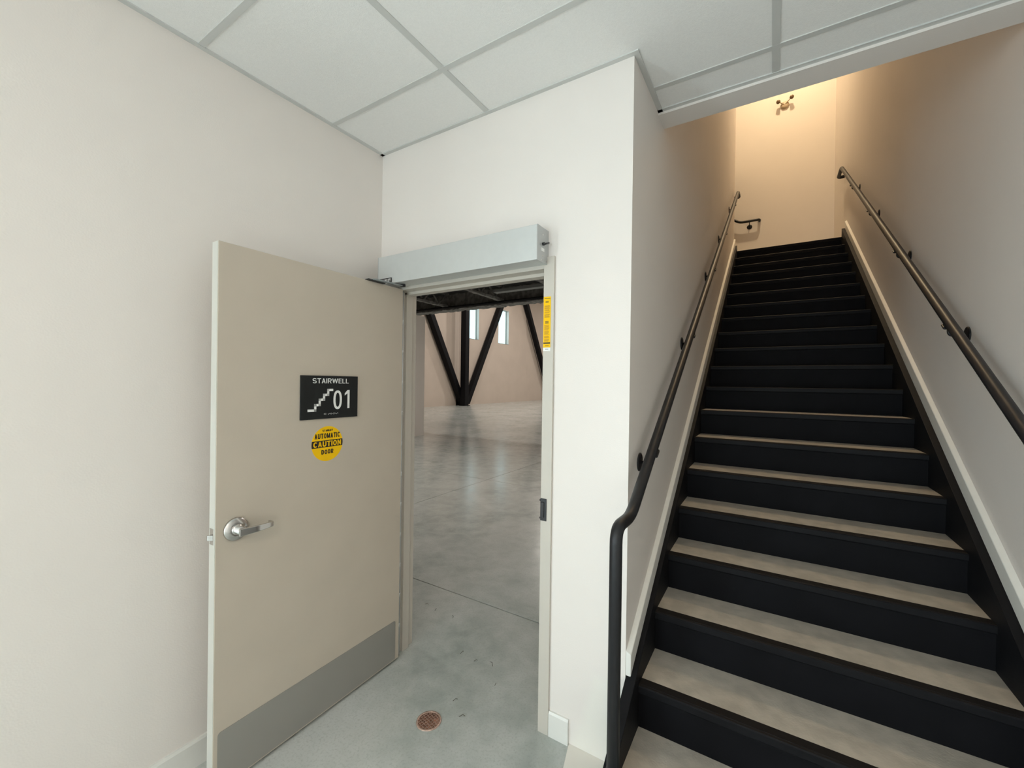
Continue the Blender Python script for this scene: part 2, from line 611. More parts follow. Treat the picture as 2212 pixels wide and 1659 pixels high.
# ------------------------------------------------------------------ suspended ceiling
ce = box('ceiling', -0.02, XR, YROOM, YB, H + 0.10, H + 0.14, M_DARK)
struct(ce, 'suspended ceiling of large white tiles in a grey grid', 'ceiling')
GX = [0.0, 0.780, 2.004, XR]
GY = [YROOM, -5.83, -5.22, -4.61, -4.00, -3.39, -2.78, -2.17, -1.561, -0.951, -0.345, 0.247, YB]


def clip_cell(x0, x1, y0, y1):
    if y1 <= 0 or x0 >= W:
        return [(x0, y0), (x1, y0), (x1, y1), (x0, y1)]
    if y0 >= 0 and x1 <= W:
        return None
    if x1 <= W:
        return [(x0, y0), (x1, y0), (x1, 0), (x0, 0)]
    if y0 >= 0:
        return [(W, y0), (x1, y0), (x1, y1), (W, y1)]
    return [(x0, y0), (x1, y0), (x1, y1), (W, y1), (W, 0), (x0, 0)]


LAMP_CELL = (2, 5)
for i in range(3):
    for j in range(len(GY) - 1):
        if (i, j) == LAMP_CELL:
            continue
        poly = clip_cell(GX[i], GX[i + 1], GY[j], GY[j + 1])
        if poly is None:
            continue
        obj('ceiling_tile', add_prism(bmesh.new(), poly, 2, H + 0.004, H + 0.02), M_CEIL, ce)
BW = 0.012
for y in GY[1:-1]:
    x0 = 0.0 if y < 0 else W
    box('grid_bar', x0, XR, y - BW, y + BW, H, H + 0.03, M_BAR, ce)
for x, y1 in ((0.780, 0.0), (2.004, YB)):
    for j in range(len(GY) - 1):
        a, b = GY[j] + BW, min(GY[j + 1] - BW, y1)
        if b > a:
            box('grid_bar', x - BW * 1.15, x + BW * 1.15, a, b, H + 0.0005, H + 0.03, M_BAR, ce)
# wall angle around the room
AW = 0.022
for a in ((0.0, AW, YROOM, 0.0), (0.0, W + AW, -AW, 0.0), (W, W + AW, 0.0, YB), (W, XR, YB - AW, YB), (XR - AW, XR, YROOM, YB)):
    box('wall_angle', a[0], a[1], a[2], a[3], H - 0.0015, H + 0.012, M_BAR, ce)

# unseen ceiling panel added behind the frame to warm and brighten the room
e = empty('added_ceiling_light', (2.40, -3.08, H))
tag(e, 'unseen flat panel light added in the tile grid to brighten the room', 'ceiling light')
box('light_frame', GX[2], GX[3], GY[5], GY[6], H + 0.006, H + 0.05, M_BAR, e)
box('diffuser', GX[2] + 0.02, GX[3] - 0.02, GY[5] + 0.02, GY[6] - 0.02, H + 0.002, H + 0.0058, M_LAMPD, e)
area('added_ceiling_glow', (2.40, -3.08, H - 0.004), (0, 0, 0), 0.72, 0.56, 17, (1.0, 0.81, 0.62))

# ------------------------------------------------------------------ baseboards
BH = 0.113
o = obj('baseboard_left', add_prism(bmesh.new(), [(0.0, 0.0), (0.013, 0.0), (0.013, BH - 0.010), (0.008, BH), (0.0, BH)], 1, -2.36, 0.0), M_BASE)
struct(o, 'white baseboard on the wall behind the door', 'baseboard')
o = obj('baseboard_back', add_prism(bmesh.new(), [(0.0, 0.0), (-0.013, 0.0), (-0.013, BH - 0.010), (-0.008, BH), (0.0, BH)], 0, 1.166, 1.262), M_BASE)
struct(o, 'short white baseboard right of the door frame', 'baseboard')


def skirt(name, x_wall, sgn, lo, hi, ya, yb, label):
    t = 0.022
    pts = [(ya, NOSE(ya) + lo), (yb, NOSE(yb) + lo), (yb, NOSE(yb) + hi), (ya, NOSE(ya) + hi)]
    bm = bmesh.new()
    pa = [bm.verts.new((x_wall, y, z)) for y, z in pts]
    pf = [bm.verts.new((x_wall + sgn * t, y, z - (0.012 if k > 1 else 0))) for k, (y, z) in enumerate(pts)]
    bm.faces.new(pa)
    bm.faces.new(pf[::-1])
    for i in range(4):
        j = (i + 1) % 4
        bm.faces.new((pa[j], pa[i], pf[i], pf[j]))
    o = obj(name, bm, M_BASE, None, 0.003)
    struct(o, label, 'baseboard')


skirt('baseboard_stair_left', W, 1, 0.072, 0.172, 0.0, 5.12, 'white sloping skirting on the wall left of the stairs')
skirt('baseboard_stair_right', XR, -1, 0.098, 0.195, -0.6, 5.12, 'white sloping skirting on the wall right of the stairs')

# ------------------------------------------------------------------ door frame
YF = -0.013
fr = empty('door_frame', (0.63, 0, 0))
struct(fr, 'beige steel door frame around the open doorway', 'door frame')


def jamb_profile(xi, sgn):
    """Double-rabbet frame profile in (x, y): xi is the reveal, sgn points into the wall."""
    s = sgn
    return [(xi + s * 0.053, YF), (xi, YF), (xi, 0.048), (xi - s * 0.016, 0.048), (xi - s * 0.016, 0.098),
            (xi, 0.098), (xi, WT + 0.013), (xi + s * 0.053, WT + 0.013), (xi + s * 0.053, WT + 0.001), (xi + s * 0.028, WT + 0.001),
            (xi + s * 0.028, -0.001), (xi + s * 0.053, -0.001)]


obj('jamb', add_prism(bmesh.new(), jamb_profile(DX0, -1), 2, 0.0, DZ + 0.053), M_FRAME, fr, 0.0015)
obj('jamb', add_prism(bmesh.new(), jamb_profile(DX1, 1), 2, 0.0, DZ + 0.053), M_FRAME, fr, 0.0015)
head = [(y, z) for z, y in jamb_profile(DZ, 1)]
obj('head', add_prism(bmesh.new(), head, 0, DX0 - 0.0005, DX1 + 0.0005), M_FRAME, fr, 0.0015)
sp = box('strike_plate', DX1 - 0.0005, DX1 + 0.031, YF - 0.003, YF + 0.0005, 0.974, 1.076, M_BPLAST, fr, 0.001)
obj('strike_lip', add_prism(bmesh.new(), [(DX1 + 0.004, YF - 0.002), (DX1 - 0.007, YF + 0.002), (DX1 - 0.007, YF + 0.004), (DX1 + 0.004, YF)], 2, 1.062, 1.070), M_BPLAST, sp)
obj('strike_lip', add_prism(bmesh.new(), [(DX1 + 0.004, YF - 0.002), (DX1 - 0.007, YF + 0.002), (DX1 - 0.007, YF + 0.004), (DX1 + 0.004, YF)], 2, 0.980, 0.988), M_BPLAST, sp)
box('strike_tongue', DX1 + 0.002, DX1 + 0.020, YF - 0.008, YF - 0.002, 0.990, 1.060, M_BPLAST, sp, 0.002)

# ------------------------------------------------------------------ door leaf (local frame: x along the leaf from the hinge, y out of the signed face)
ANG = 0.017
XH, YH = 0.2018, -0.0140
LL, LH = 0.949, 2.131
door = empty('door_1', (XH, YH, 0.0), ANG - math.pi / 2)
struct(door, 'open beige steel door with silver kick plate and lever handle', 'door')
bm = add_box(bmesh.new(), 0.0, LL, -0.045, 0.0, 0.015, LH)
obj('leaf', bm, M_LEAF, door, 0.0015, True)
box('leaf_edge', LL - 0.0002, LL + 0.0016, -0.0435, -0.0015, 0.017, LH - 0.002, M_LEAFEDGE, door, 0.0, True)
bm = bmesh.new()
kx0, kx1, kz0, kz1, kr = 0.028, 0.934, 0.022, 0.240, 0.012
kp = [(kx0, kz0), (kx1, kz0)]
for cxp, sg in ((kx1 - kr, 1), (kx0 + kr, -1)):
    for q in range(5):
        th = (math.pi / 2) * (q / 4) if sg > 0 else math.pi / 2 + (math.pi / 2) * (q / 4)
        kp.append((cxp + kr * math.cos(th), kz1 - kr + kr * math.sin(th)))
add_prism(bm, kp, 1, 0.0003, 0.0018)
obj('kick_plate', bm, M_KICK, door, 0.0, True)
# continuous hinge
hg = tube('hinge', [(-0.006, 0.002 - 0.010, 0.02), (-0.006, 0.002 - 0.010, LH - 0.005)], 0.0065, M_ALUD, door, 12, True)
for k in range(1, 12):
    z = 0.02 + k * (LH - 0.03) / 12
    tube('knuckle', [(-0.006, -0.008, z - 0.012), (-0.006, -0.008, z + 0.012)], 0.0072, M_ALU, hg, 12, True).matrix_parent_inverse = hg.matrix_basis.inverted()
# lever handle
HS, HZ = 0.877, 1.012
lv = empty('lever_handle')
lv.parent = door
lv.location = (HS, 0.0, HZ)
bm = bmesh.new()
add_lathe(bm, [(0.0, 0.0), (0.0455, 0.0), (0.0455, 0.004), (0.043, 0.0085), (0.024, 0.0125), (0.0, 0.0125)], (0, 0, 0), (0, 1, 0), 48)
obj('rose', bm, M_STEEL, lv, 0, True)
bm = bmesh.new()
add_lathe(bm, [(0.021, 0.012), (0.021, 0.018), (0.0175, 0.020), (0.0155, 0.021), (0.0155, 0.056), (0.0, 0.057)], (0, 0, 0), (0, 1, 0), 32)
obj('spindle', bm, M_STEEL, lv, 0, True)
bm = bmesh.new()
pts = rounded([(0.016, 0.059, 0), (-0.05, 0.065, 0), (-0.100, 0.061, 0), (-0.112, 0.059, 0), (-0.114, 0.030, 0)], 0.010, 5)
prof = []
for i, pnt in enumerate(pts):
    d = (pts[min(i + 1, len(pts) - 1)] - pts[max(i - 1, 0)]).normalized()
    nn = Vector((-d.y, d.x, 0))
    hh = 0.0150 - 0.005 * min(1, max(0, (0.01 - pnt.x) / 0.12))
    prof.append([bm.verts.new(pnt + nn * a + Vector((0, 0, b))) for a, b in ((0.005, -hh), (0.005, hh), (-0.005, hh), (-0.005, -hh))])
for a, b in zip(prof, prof[1:]):
    for k in range(4):
        bm.faces.new((a[k], a[(k + 1) % 4], b[(k + 1) % 4], b[k]))
bm.faces.new(prof[0][::-1])
bm.faces.new(prof[-1])
obj('lever', bm, M_STEEL, lv, 0.0025, True)
# latch in the free edge
lt = box('latch_plate', LL + 0.001, LL + 0.003, -0.037, -0.010, 0.968, 1.030, M_STEEL, door, 0.0008, True)
bm = add_prism(bmesh.new(), [(LL + 0.003, -0.031), (LL + 0.016, -0.031), (LL + 0.016, -0.025), (LL + 0.003, -0.013)], 2, 0.986, 1.006)
obj('latch_bolt', bm, M_STEEL, door, 0.001, True)

# ------------------------------------------------------------------ things on the door
RIGHT, UPV = (-1, 0, 0), (0, 0, 1)
DM = door.matrix_basis.copy()


def on_door(name, label, cat, s, z):
    e = bpy.data.objects.new(name, None)
    e.empty_display_size = 0.05
    e.matrix_basis = DM @ Matrix.Translation((s, 0, z))
    COL.objects.link(e)
    return tag(e, label, cat)


SC, SZ = 0.4645, 1.524
sg = on_door('stairwell_sign', 'black stairwell sign with white stair symbol and number 01 on the door', 'sign', SC, SZ)
box('plate', -0.153, 0.153, 0.0003, 0.008, -0.1015, 0.1015, M_SIGN, sg, 0.001, True)
YT = 0.0084
place_text('lettering', 'STAIRWELL', 0.195, 0.0235, (0.4645 - SC - 0.0005, YT, 1.6015 - SZ), RIGHT, UPV, M_WHITE, sg, 0.14, True)
place_text('numerals', '0', 0.047, 0.091, (0.4285 - SC, YT, 1.5105 - SZ), RIGHT, UPV, M_WHITE, sg, 0.125, True)
bm = bmesh.new()      # the 1: stem with a flag
add_prism(bm, [(0.3605 - SC, -0.057), (0.3725 - SC, -0.057), (0.3725 - SC, 0.0175), (0.3885 - SC, 0.006), (0.3885 - SC, 0.0165), (0.3725 - SC, 0.0335), (0.3605 - SC, 0.0335)], 1, 0.008, YT)
obj('numerals', bm, M_WHITE, sg, 0, True)
# stair pictogram: a zigzag band of four steps
path = [(0.579, 1.464), (0.5465, 1.464), (0.5465, 1.4885), (0.524, 1.4885), (0.524, 1.513), (0.502, 1.513), (0.502, 1.5355), (0.480, 1.5355), (0.480, 1.558), (0.459, 1.558)]
bm = bmesh.new()
hw = 0.0055
for (a, b), (c, d) in zip(path, path[1:]):
    add_box(bm, min(a, c) - SC - hw * (0 if b == d and False else 1) * (1 if a != 0.579 and c != 0.579 else 1), max(a, c) - SC + hw, 0.008, YT, min(b, d) - SZ - hw, max(b, d) - SZ + hw)
obj('stair_symbol', bm, M_WHITE, sg, 0, True)
bm = bmesh.new()
rows = [(0, 1, 2), (0, 2), (), (1, 2), (0, 1), (0, 1, 2), (1,), (0, 2), (0, 1), (1, 2), (0, 1)]
for k, rr in enumerate(rows):
    for q in rr:
        for dx in ((0, 0.0022) if (k + q) % 2 else (0,)):
            add_lathe(bm, [(0.0011, 0), (0.0008, 0.0006), (0, 0.0007)], (0.500 - SC - k * 0.0072 - dx, 0.008, 1.4465 - SZ - q * 0.0024 + 0.001), (0, 1, 0), 6)
obj('braille', bm, M_WHITE, sg, 0, True)

KC, KZ, KR = 0.4755, 1.3025, 0.0828
st = on_door('caution_sticker', 'round yellow automatic door caution sticker below the black sign', 'sticker', KC, KZ)
add = lambda bm, p: add_prism(bm, p, 1, 0.0003, 0.0010)
bm = add(bmesh.new(), [(KR * math.cos(2 * math.pi * k / 64), KR * math.sin(2 * math.pi * k / 64)) for k in range(64)])
obj('disc', bm, M_YEL, st, 0, True)
b0, b1 = -0.0165, 0.0165
arc = []
for sgn in (1, -1):
    t0, t1 = math.asin(b0 / KR), math.asin(b1 / KR)
    ths = [t0 + (t1 - t0) * k / 6 for k in range(7)]
    pr = [(sgn * KR * math.cos(t), KR * math.sin(t)) for t in ths]
    arc += pr if sgn > 0 else pr[::-1]
bm = add_prism(bmesh.new(), arc, 1, 0.0010, 0.0013)
obj('band', bm, M_INK, st, 0, True)
place_text('lettering', 'STANLEY', 0.056, 0.0095, (0.4755 - KC, 0.0014, 1.3655 - KZ), RIGHT, UPV, M_INK, st, 0.26, True)
place_text('lettering', 'AUTOMATIC', 0.136, 0.0245, (0.4755 - KC, 0.0014, 1.3405 - KZ), RIGHT, UPV, M_INK, st, 0.21, True)
place_text('lettering', 'CAUTION', 0.148, 0.0255, (0.4755 - KC, 0.0016, 0.0), RIGHT, UPV, M_YEL, st, 0.20, True)
place_text('lettering', 'DOOR', 0.064, 0.0215, (0.4755 - KC, 0.0014, 1.2640 - KZ), RIGHT, UPV, M_INK, st, 0.22, True)

# ------------------------------------------------------------------ door operator
OX0, OX1, OD, OZ0, OZ1 = 0.100, 1.128, 0.110, 2.146, 2.303
op = empty('door_operator', (0.61, -0.05, OZ0))
tag(op, 'long silver automatic door opener mounted above the doorway', 'door opener')
box('housing', OX0 + 0.003, OX1 - 0.003, -OD, -0.0005, OZ0 + 0.001, OZ1 - 0.0005, M_ALU, op, 0.002)
ec = box('end_cap', OX1 - 0.003, OX1, -OD - 0.0008, -0.0005, OZ0, OZ1, M_ALUD, op, 0.001)
box('end_cap', OX0, OX0 + 0.003, -OD - 0.0008, -0.0005, OZ0, OZ1, M_ALUD, op, 0.001)
sw = tube('switch', [(OX1, -0.058, 2.228), (OX1 + 0.010, -0.058, 2.228)], 0.007, M_BPLAST, op, 14)
tube('toggle', [(OX1 + 0.008, -0.060, 2.226), (OX1 + 0.014, -0.026, 2.240)], 0.004, M_BPLAST, sw, 10)
box('label_plate', OX1, OX1 + 0.0006, -0.072, -0.044, 2.196, 2.210, M_WHITE, op)
for yy, zz in ((-0.058, 2.270), (-0.058, 2.176), (-0.07, 2.154), (-0.02, 2.16)):
    bm = add_lathe(bmesh.new(), [(0.004, 0), (0.003, 0.0015), (0, 0.0018)], (OX1, yy, zz), (1, 0, 0), 10)
    obj('screw', bm, M_STEEL, op)
lg = box('maker_plate', 0.1085, 0.2145, -OD - 0.0012, -OD + 0.0005, 2.1525, 2.1785, M_INK, op)
place_text('lettering', 'STANLEY', 0.092, 0.0165, (0.1615, -OD - 0.0016, 2.1655), (1, 0, 0), (0, 0, 1), M_WHITE, lg, 0.24)
arm = obj('arm', add_prism(bmesh.new(), [(0.235, -0.060), (0.255, -0.052), (0.235, -0.245), (0.216, -0.245)], 2, 2.1345, 2.1415), M_PIPE, op, 0.001)
tube('pivot', [(0.245, -0.056, 2.1345), (0.245, -0.056, 2.148)], 0.014, M_BPLAST, arm, 14)
box('arm_shoe', 0.190, 0.222, -0.27, -0.16, 2.1315, 2.1380, M_BPLAST, arm, 0.001)

# ------------------------------------------------------------------ yellow notice on the right jamb
YS = YF - 0.0012
ns = empty('door_notice', (1.13, YF, 1.755))
tag(ns, 'narrow yellow safety notice stuck on the right door jamb', 'sticker')
NX0, NX1 = 1.1135, 1.1500
box('notice_sheet', NX0, NX1, YS, YF - 0.0003, 1.768, 2.000, M_YEL, ns)
box('white_tag', NX0, NX1, YS, YF - 0.0003, 1.752, 1.767, M_WHITE, ns)
box('foot_band', NX0 + 0.001, NX1 - 0.001, YS - 0.0004, YS, 1.7850, 1.7910, M_INK, ns)
bm = bmesh.new()


def bars(z, n, a, b, jitter=0.006, step=0.0042):
    for k in range(n):
        add_box(bm, NX0 + a, NX1 - b - random.random() * jitter, YS - 0.0004, YS, z - k * step - 0.0022, z - k * step)


bars(1.9600, 4, 0.005, 0.004)
bars(1.9420, 2, 0.005, 0.004)
bars(1.9310, 2, 0.005, 0.004)
bars(1.9190, 4, 0.005, 0.005)
bars(1.8700, 6, 0.005, 0.005)
bars(1.8420, 4, 0.005, 0.005)
bars(1.8210, 3, 0.005, 0.005)
bars(1.8060, 3, 0.005, 0.006)
obj('small_print', bm, M_OCHRE, ns)['kind'] = 'stuff'
bm = bmesh.new()
bars(1.9930, 1, 0.004, 0.003, 0, 0.004)
bars(1.9790, 2, 0.010, 0.009, 0.003, 0.004)
bars(1.8880, 3, 0.009, 0.009, 0.003, 0.004)
bars(1.7765, 1, 0.010, 0.008, 0, 0.004)
bars(1.7612, 1, 0.010, 0.010, 0, 0.004)
obj('heading_print', bm, M_INK, ns)['kind'] = 'stuff'

# ------------------------------------------------------------------ staircase
sc = empty('staircase', ((XL + XT) / 2, Y0, 0.0))
tag(sc, 'straight black steel staircase with pale concrete treads climbing to a landing', 'staircase')
NOSD = 0.056
tm = add_box(bmesh.new(), XL, XT, NOSD, 0.2805 + 0.012, -0.034, 0.0)
bmesh.ops.recalc_face_normals(tm, faces=tm.faces)
me_t = bpy.data.meshes.new('tread'); tm.to_mesh(me_t); tm.free()
# nosing: flat strip, small groove, rounded front
npf = [(NOSD, 0.0), (0.016, 0.0008), (0.0145, -0.0012), (0.013, 0.0008), (0.004, 0.0), (0.0, -0.004), (0.0, -0.028), (0.004, -0.034), (NOSD, -0.034)]
nm = add_prism(bmesh.new(), npf, 0, XL, XT)
bmesh.ops.recalc_face_normals(nm, faces=nm.faces)
me_n = bpy.data.meshes.new('nosing'); nm.to_mesh(me_n); nm.free()
rm = add_box(bmesh.new(), XL, XT, 0.0115, 0.0185, -RISE, -0.034)
bmesh.ops.recalc_face_normals(rm, faces=rm.faces)
me_r = bpy.data.meshes.new('riser'); rm.to_mesh(me_r); rm.free()
for me, m in ((me_t, M_STRING), (me_n, M_BLACK), (me_r, M_RISER)):
    me.materials.append(m)
for k in range(1, 21):
    T = Matrix.Translation((0, Y0 + (k - 1) * RUN, k * RISE))
    inv = sc.matrix_basis.inverted()
    par = sc
    if k < 20:
        t = bpy.data.objects.new('tread', me_t)
        COL.objects.link(t)
        t.parent = sc
        t.matrix_parent_inverse = inv
        t.matrix_basis = T
        n = bpy.data.objects.new('nosing', me_n)
        COL.objects.link(n)
        n.parent = t
    else:
        n = bpy.data.objects.new('nosing', me_n)
        COL.objects.link(n)
        n.parent = sc
        n.matrix_parent_inverse = inv
        n.matrix_basis = T
    r = bpy.data.objects.new('riser', me_r)
    COL.objects.link(r)
    r.parent = sc
    r.matrix_parent_inverse = inv
    r.matrix_basis = T


def stringer(x0, x1, top, ya):
    yb = YTOP + 0.03
    zb = NOSE(yb)
    low = -0.26
    yf = Y0 + (0 - RISE - low) / SLOPE        # where the lower edge meets the floor
    pts = [(ya, 0.0), (yf, 0.0), (yb, zb + low), (yb, zb + top), (ya, NOSE(ya) + top)]
    return obj('stringer', add_prism(bmesh.new(), pts, 0, x0, x1), M_BLACK, sc, 0.0025)


stringer(W + 0.0015, XL, 0.070, -0.31)
stringer(XT, XR - 0.0015, 0.096, -0.31)


# ------------------------------------------------------------------ handrails
def bracket(parent, xw, sgn, y, zr, xr):
    """Wall bracket: round rose on the wall, arm out and up to the saddle under the pipe."""
    b = tube('bracket', rounded([(xw + sgn * 0.004, y, zr - 0.070), (xr, y, zr - 0.070), (xr, y, zr - 0.018)], 0.022, 5), 0.0065, M_RAIL, parent, 10)
    obj('rose', add_lathe(bmesh.new(), [(0.0, 0.0), (0.041, 0.0), (0.041, 0.004), (0.034, 0.007), (0.0, 0.008)], (xw, y, zr - 0.070), (sgn, 0, 0), 24), M_RAIL, b)
    obj('saddle', add_prism(bmesh.new(), [(y - 0.018, zr - 0.031 - 0.018 * SLOPE), (y + 0.018, zr - 0.031 + 0.018 * SLOPE), (y + 0.018, zr - 0.018 + 0.018 * SLOPE), (y - 0.018, zr - 0.018 - 0.018 * SLOPE)], 0, xr - 0.024, xr + 0.024), M_RAIL, b, 0.005)


RO = 0.893
PR = 0.0212
XA = W + 0.060
hl = empty('handrail', (XA, -0.34, 0.0))
tag(hl, 'black pipe handrail with a floor post, on the wall left of the stairs', 'handrail', 'stair handrails')
y1, y2, y3 = -0.17, 4.88, 5.07
path = rounded([(XA, -0.338, 0.0), (XA, -0.338, 1.122), (XA, y1, NOSE(y1) + RO), (XA, y2, NOSE(y2) + RO), (XA, y3, NOSE(y2) + RO), (W + 0.001, y3, NOSE(y2) + RO)], 0.055, 7)
tube('pipe', path, PR, M_RAIL, hl, 20)
for y in (0.167, 1.136, 2.191, 3.142, 4.268):
    bracket(hl, W, 1, y, NOSE(y) + RO, XA)
box('mounting_plate', XA - 0.030, XA + 0.030, -0.366, -0.3105, 0.04, 0.288, M_RAIL, hl, 0.002)
box('base_plate', XA - 0.05, XA + 0.05, -0.388, -0.288, 0.0, 0.010, M_RAIL, hl, 0.002)

XB = XR - 0.066
hr = empty('handrail', (XB, -0.2, 0.8))
tag(hr, 'black pipe handrail on the wall right of the stairs', 'handrail', 'stair handrails')
y1, y2, y3 = -0.17, 5.08, 5.38
path = rounded([(XB, -0.5, NOSE(y1) + RO), (XB, y1, NOSE(y1) + RO), (XB, y2, NOSE(y2) + RO), (XB, y3, NOSE(y2) + RO), (XR - 0.001, y3, NOSE(y2) + RO)], 0.055, 7)
tube('pipe', path, PR, M_RAIL, hr, 20)
for y in (0.10, 1.12, 2.14, 3.16, 4.18):
    bracket(hr, XR, -1, y, NOSE(y) + RO, XB)

hb = empty('handrail', (1.6, YLAND - 0.07, 4.2))
tag(hb, 'short end of a black handrail on the lit landing wall at the top', 'handrail', 'stair handrails')
yb_ = YLAND - 0.075
path = rounded([(1.05, yb_, 4.685), (1.505, yb_, 4.398), (1.79, yb_, 4.398), (1.79, YLAND - 0.001, 4.398)], 0.05, 6)
tube('pipe', path, PR, M_RAIL, hb, 16)
b = tube('bracket', rounded([(1.645, YLAND - 0.004, 4.320), (1.645, yb_, 4.320), (1.645, yb_, 4.380)], 0.022, 5), 0.0065, M_RAIL, hb, 10)
obj('rose', add_lathe(bmesh.new(), [(0.0, 0.0), (0.040, 0.0), (0.040, 0.004), (0.032, 0.008), (0.0, 0.009)], (1.645, YLAND, 4.320), (0, -1, 0), 24), M_RAIL, b)

# ------------------------------------------------------------------ twin emergency light, and an unseen lamp added for the warm landing light
LX, LY = 2.08, 5.25
e = empty('added_ceiling_light', (LX, LY, ZUP))
tag(e, 'unseen round lamp added above the header for warm light on the stair landing', 'ceiling light')
obj('lamp_ring', add_lathe(bmesh.new(), [(0.15, 0.0), (0.16, -0.03), (0.145, -0.035), (0.14, -0.01)], (LX, LY, ZUP), (0, 0, 1), 32), M_BAR, e)
obj('diffuser', add_lathe(bmesh.new(), [(0.14, -0.012), (0.10, -0.03), (0.0, -0.036)], (LX, LY, ZUP), (0, 0, 1), 32), M_LAMP, e)
area('added_landing_glow', (LX, LY, ZUP - 0.045), (0, 0, 0), 0.24, 0.24, 68, (1.0, 0.76, 0.46), 'DISK').data.spread = math.radians(130)

em = empty('emergency_light', (2.125, YLAND, 6.20))
tag(em, 'small twin-head emergency light high on the warmly lit landing wall', 'emergency light')
M_EMB = mat('beige_plastic', (0.50, 0.40, 0.28, 1), 0.5)
M_EMD = mat('brown_lens', (0.16, 0.10, 0.05, 1), 0.3)
obj('canopy', add_lathe(bmesh.new(), [(0.0, 0.0), (0.062, 0.0), (0.058, 0.018), (0.03, 0.028), (0.0, 0.03)], (2.125, YLAND, 6.235), (0, -1, 0), 24), M_EMB, em)
for dx, dz in ((-0.085, 0.055), (0.085, 0.075)):
    h = obj('lamp_head', add_lathe(bmesh.new(), [(0.0, 0.0), (0.022, 0.004), (0.030, 0.04), (0.030, 0.05), (0.0, 0.05)], (2.125 + dx, YLAND - 0.045, 6.235 + dz), (dx * 2, -1, -0.4), 20), M_EMD, em)
    tube('swivel', [(2.125, YLAND - 0.02, 6.235), (2.125 + dx, YLAND - 0.05, 6.235 + dz)], 0.008, M_EMB, h, 8)

# ------------------------------------------------------------------ floor bits in the room
DC, DR = (0.653, -0.243), 0.055
dr = empty('floor_drain', (DC[0], DC[1], 0.0))
tag(dr, 'round rusty brass floor drain with a lattice cover near the doorway', 'floor drain')
obj('rim', add_lathe(bmesh.new(), [(DR + 0.004, 0.0003), (DR + 0.003, 0.004), (DR - 0.004, 0.0045), (DR - 0.005, 0.001)], (*DC, 0), (0, 0, 1), 40), M_COPPERL, dr)
obj('cover', add_lathe(bmesh.new(), [(DR - 0.004, 0.0006), (DR - 0.005, 0.0022), (0.0, 0.0024)], (*DC, 0), (0, 0, 1), 40), M_COPPER, dr)
bm = bmesh.new()
for a in (math.radians(77), math.radians(-13)):
    u, v = Vector((math.cos(a), math.sin(a), 0)), Vector((-math.sin(a), math.cos(a), 0))
    for k in range(-3, 4):
        d = k * 0.0135
        L_ = math.sqrt(max(0, (DR - 0.005) ** 2 - d * d))
        c = Vector((*DC, 0)) + v * d
        q = [c + u * s * L_ + v * t * 0.0011 for s, t in ((-1, -1), (1, -1), (1, 1), (-1, 1))]
        add_prism(bm, [(p.x, p.y) for p in q], 2, 0.0022, 0.0042)
obj('lattice', bm, M_COPPERL, dr)

bm = add_prism(bmesh.new(), [(1.2635, -0.0005), (1.508, -0.0005), (1.508, -0.46), (1.375, -0.46), (1.267, -0.02)], 2, 0.0005, 0.005)
o = obj('floor_board', bm, M_BLANK)
tag(o, 'flat off-white board lying on the floor beside the handrail post', 'board')

bits = [(0, -0.078, 0.515, 0.022, 0.4), (0, 0.021, 0.499, 0.03, 1.9), (0, 0.181, 0.493, 0.03, 2.4), (0, 0.47, 0.234, 0.028, 1.5), (0, 0.583, 0.219, 0.02, 0.9),
        (0, 0.675, 0.246, 0.040, 2.5), (0, 0.783, 0.125, 0.018, 1.8), (0, 0.674, -0.076, 0.024, 1.1), (0, 0.768, -0.137, 0.030, 0.7)]
for _, x, y, L_, a in bits:
    p = [Vector((x - math.cos(a) * L_ / 2, y - math.sin(a) * L_ / 2, 0.002)), Vector((x, y + 0.006, 0.006)), Vector((x + math.cos(a) * L_ / 2, y + math.sin(a) * L_ / 2, 0.002))]
    o = tube('dry_stem', p, 0.0011, M_WOOD, None, 5)
    tag(o, 'tiny dark dry plant bit on the concrete floor around the doorway', 'debris', 'dry plant bits on the floor')

# ------------------------------------------------------------------ the hall beyond the doorway
HX = -16.3
wins = [(21.44, 22.97, 4.70, 7.41), (25.53, 27.04, 4.69, 7.41)]
rect_wall('wall_hall_far', 0, HX - 0.35, HX, 0.0, 29.9, 0.0, 11.0, wins, M_HALLW, 'tan far wall of the hall with two tall windows')
rect_wall('wall_hall_far_end', 0, HX - 0.45, HX - 0.10, 29.9, 46.0, 0.0, 11.0, [], M_HALLW, 'set-back end of the tan hall wall behind the right brace')
rect_wall('wall_hall_end', 1, 46.0, 46.3, HX - 0.4, 3.0, 0.0, 11.0, [], M_HALLW, 'end wall of the hall, out of sight')
rect_wall('wall_hall_right', 0, 2.9, 3.1, 6.7, 46.3, 0.0, 11.0, [], M_HALLW, 'side wall of the hall, out of sight')
rect_wall('wall_hall_near', 1, -0.3, 0.0, HX - 0.35, -0.13, 0.0, 11.0, [], M_HALLW, 'near wall of the hall, out of sight')
rect_wall('wall_hall_upper', 1, -0.3, 0.0, -0.13, 3.1, 5.12, 11.0, [], M_HALLW, 'upper near wall of the hall above the entrance room, out of sight')
rect_wall('wall_hall_side', 0, 2.93, 3.1, 0.0, 6.7, 5.12, 11.0, [], M_HALLW, 'upper side wall of the hall beside the stairwell, out of sight')
o = box('ceiling_hall', HX - 0.4, 3.1, -0.3, 46.3, 11.0, 11.2, M_HALLW)
struct(o, 'high roof of the hall, out of sight', 'ceiling')
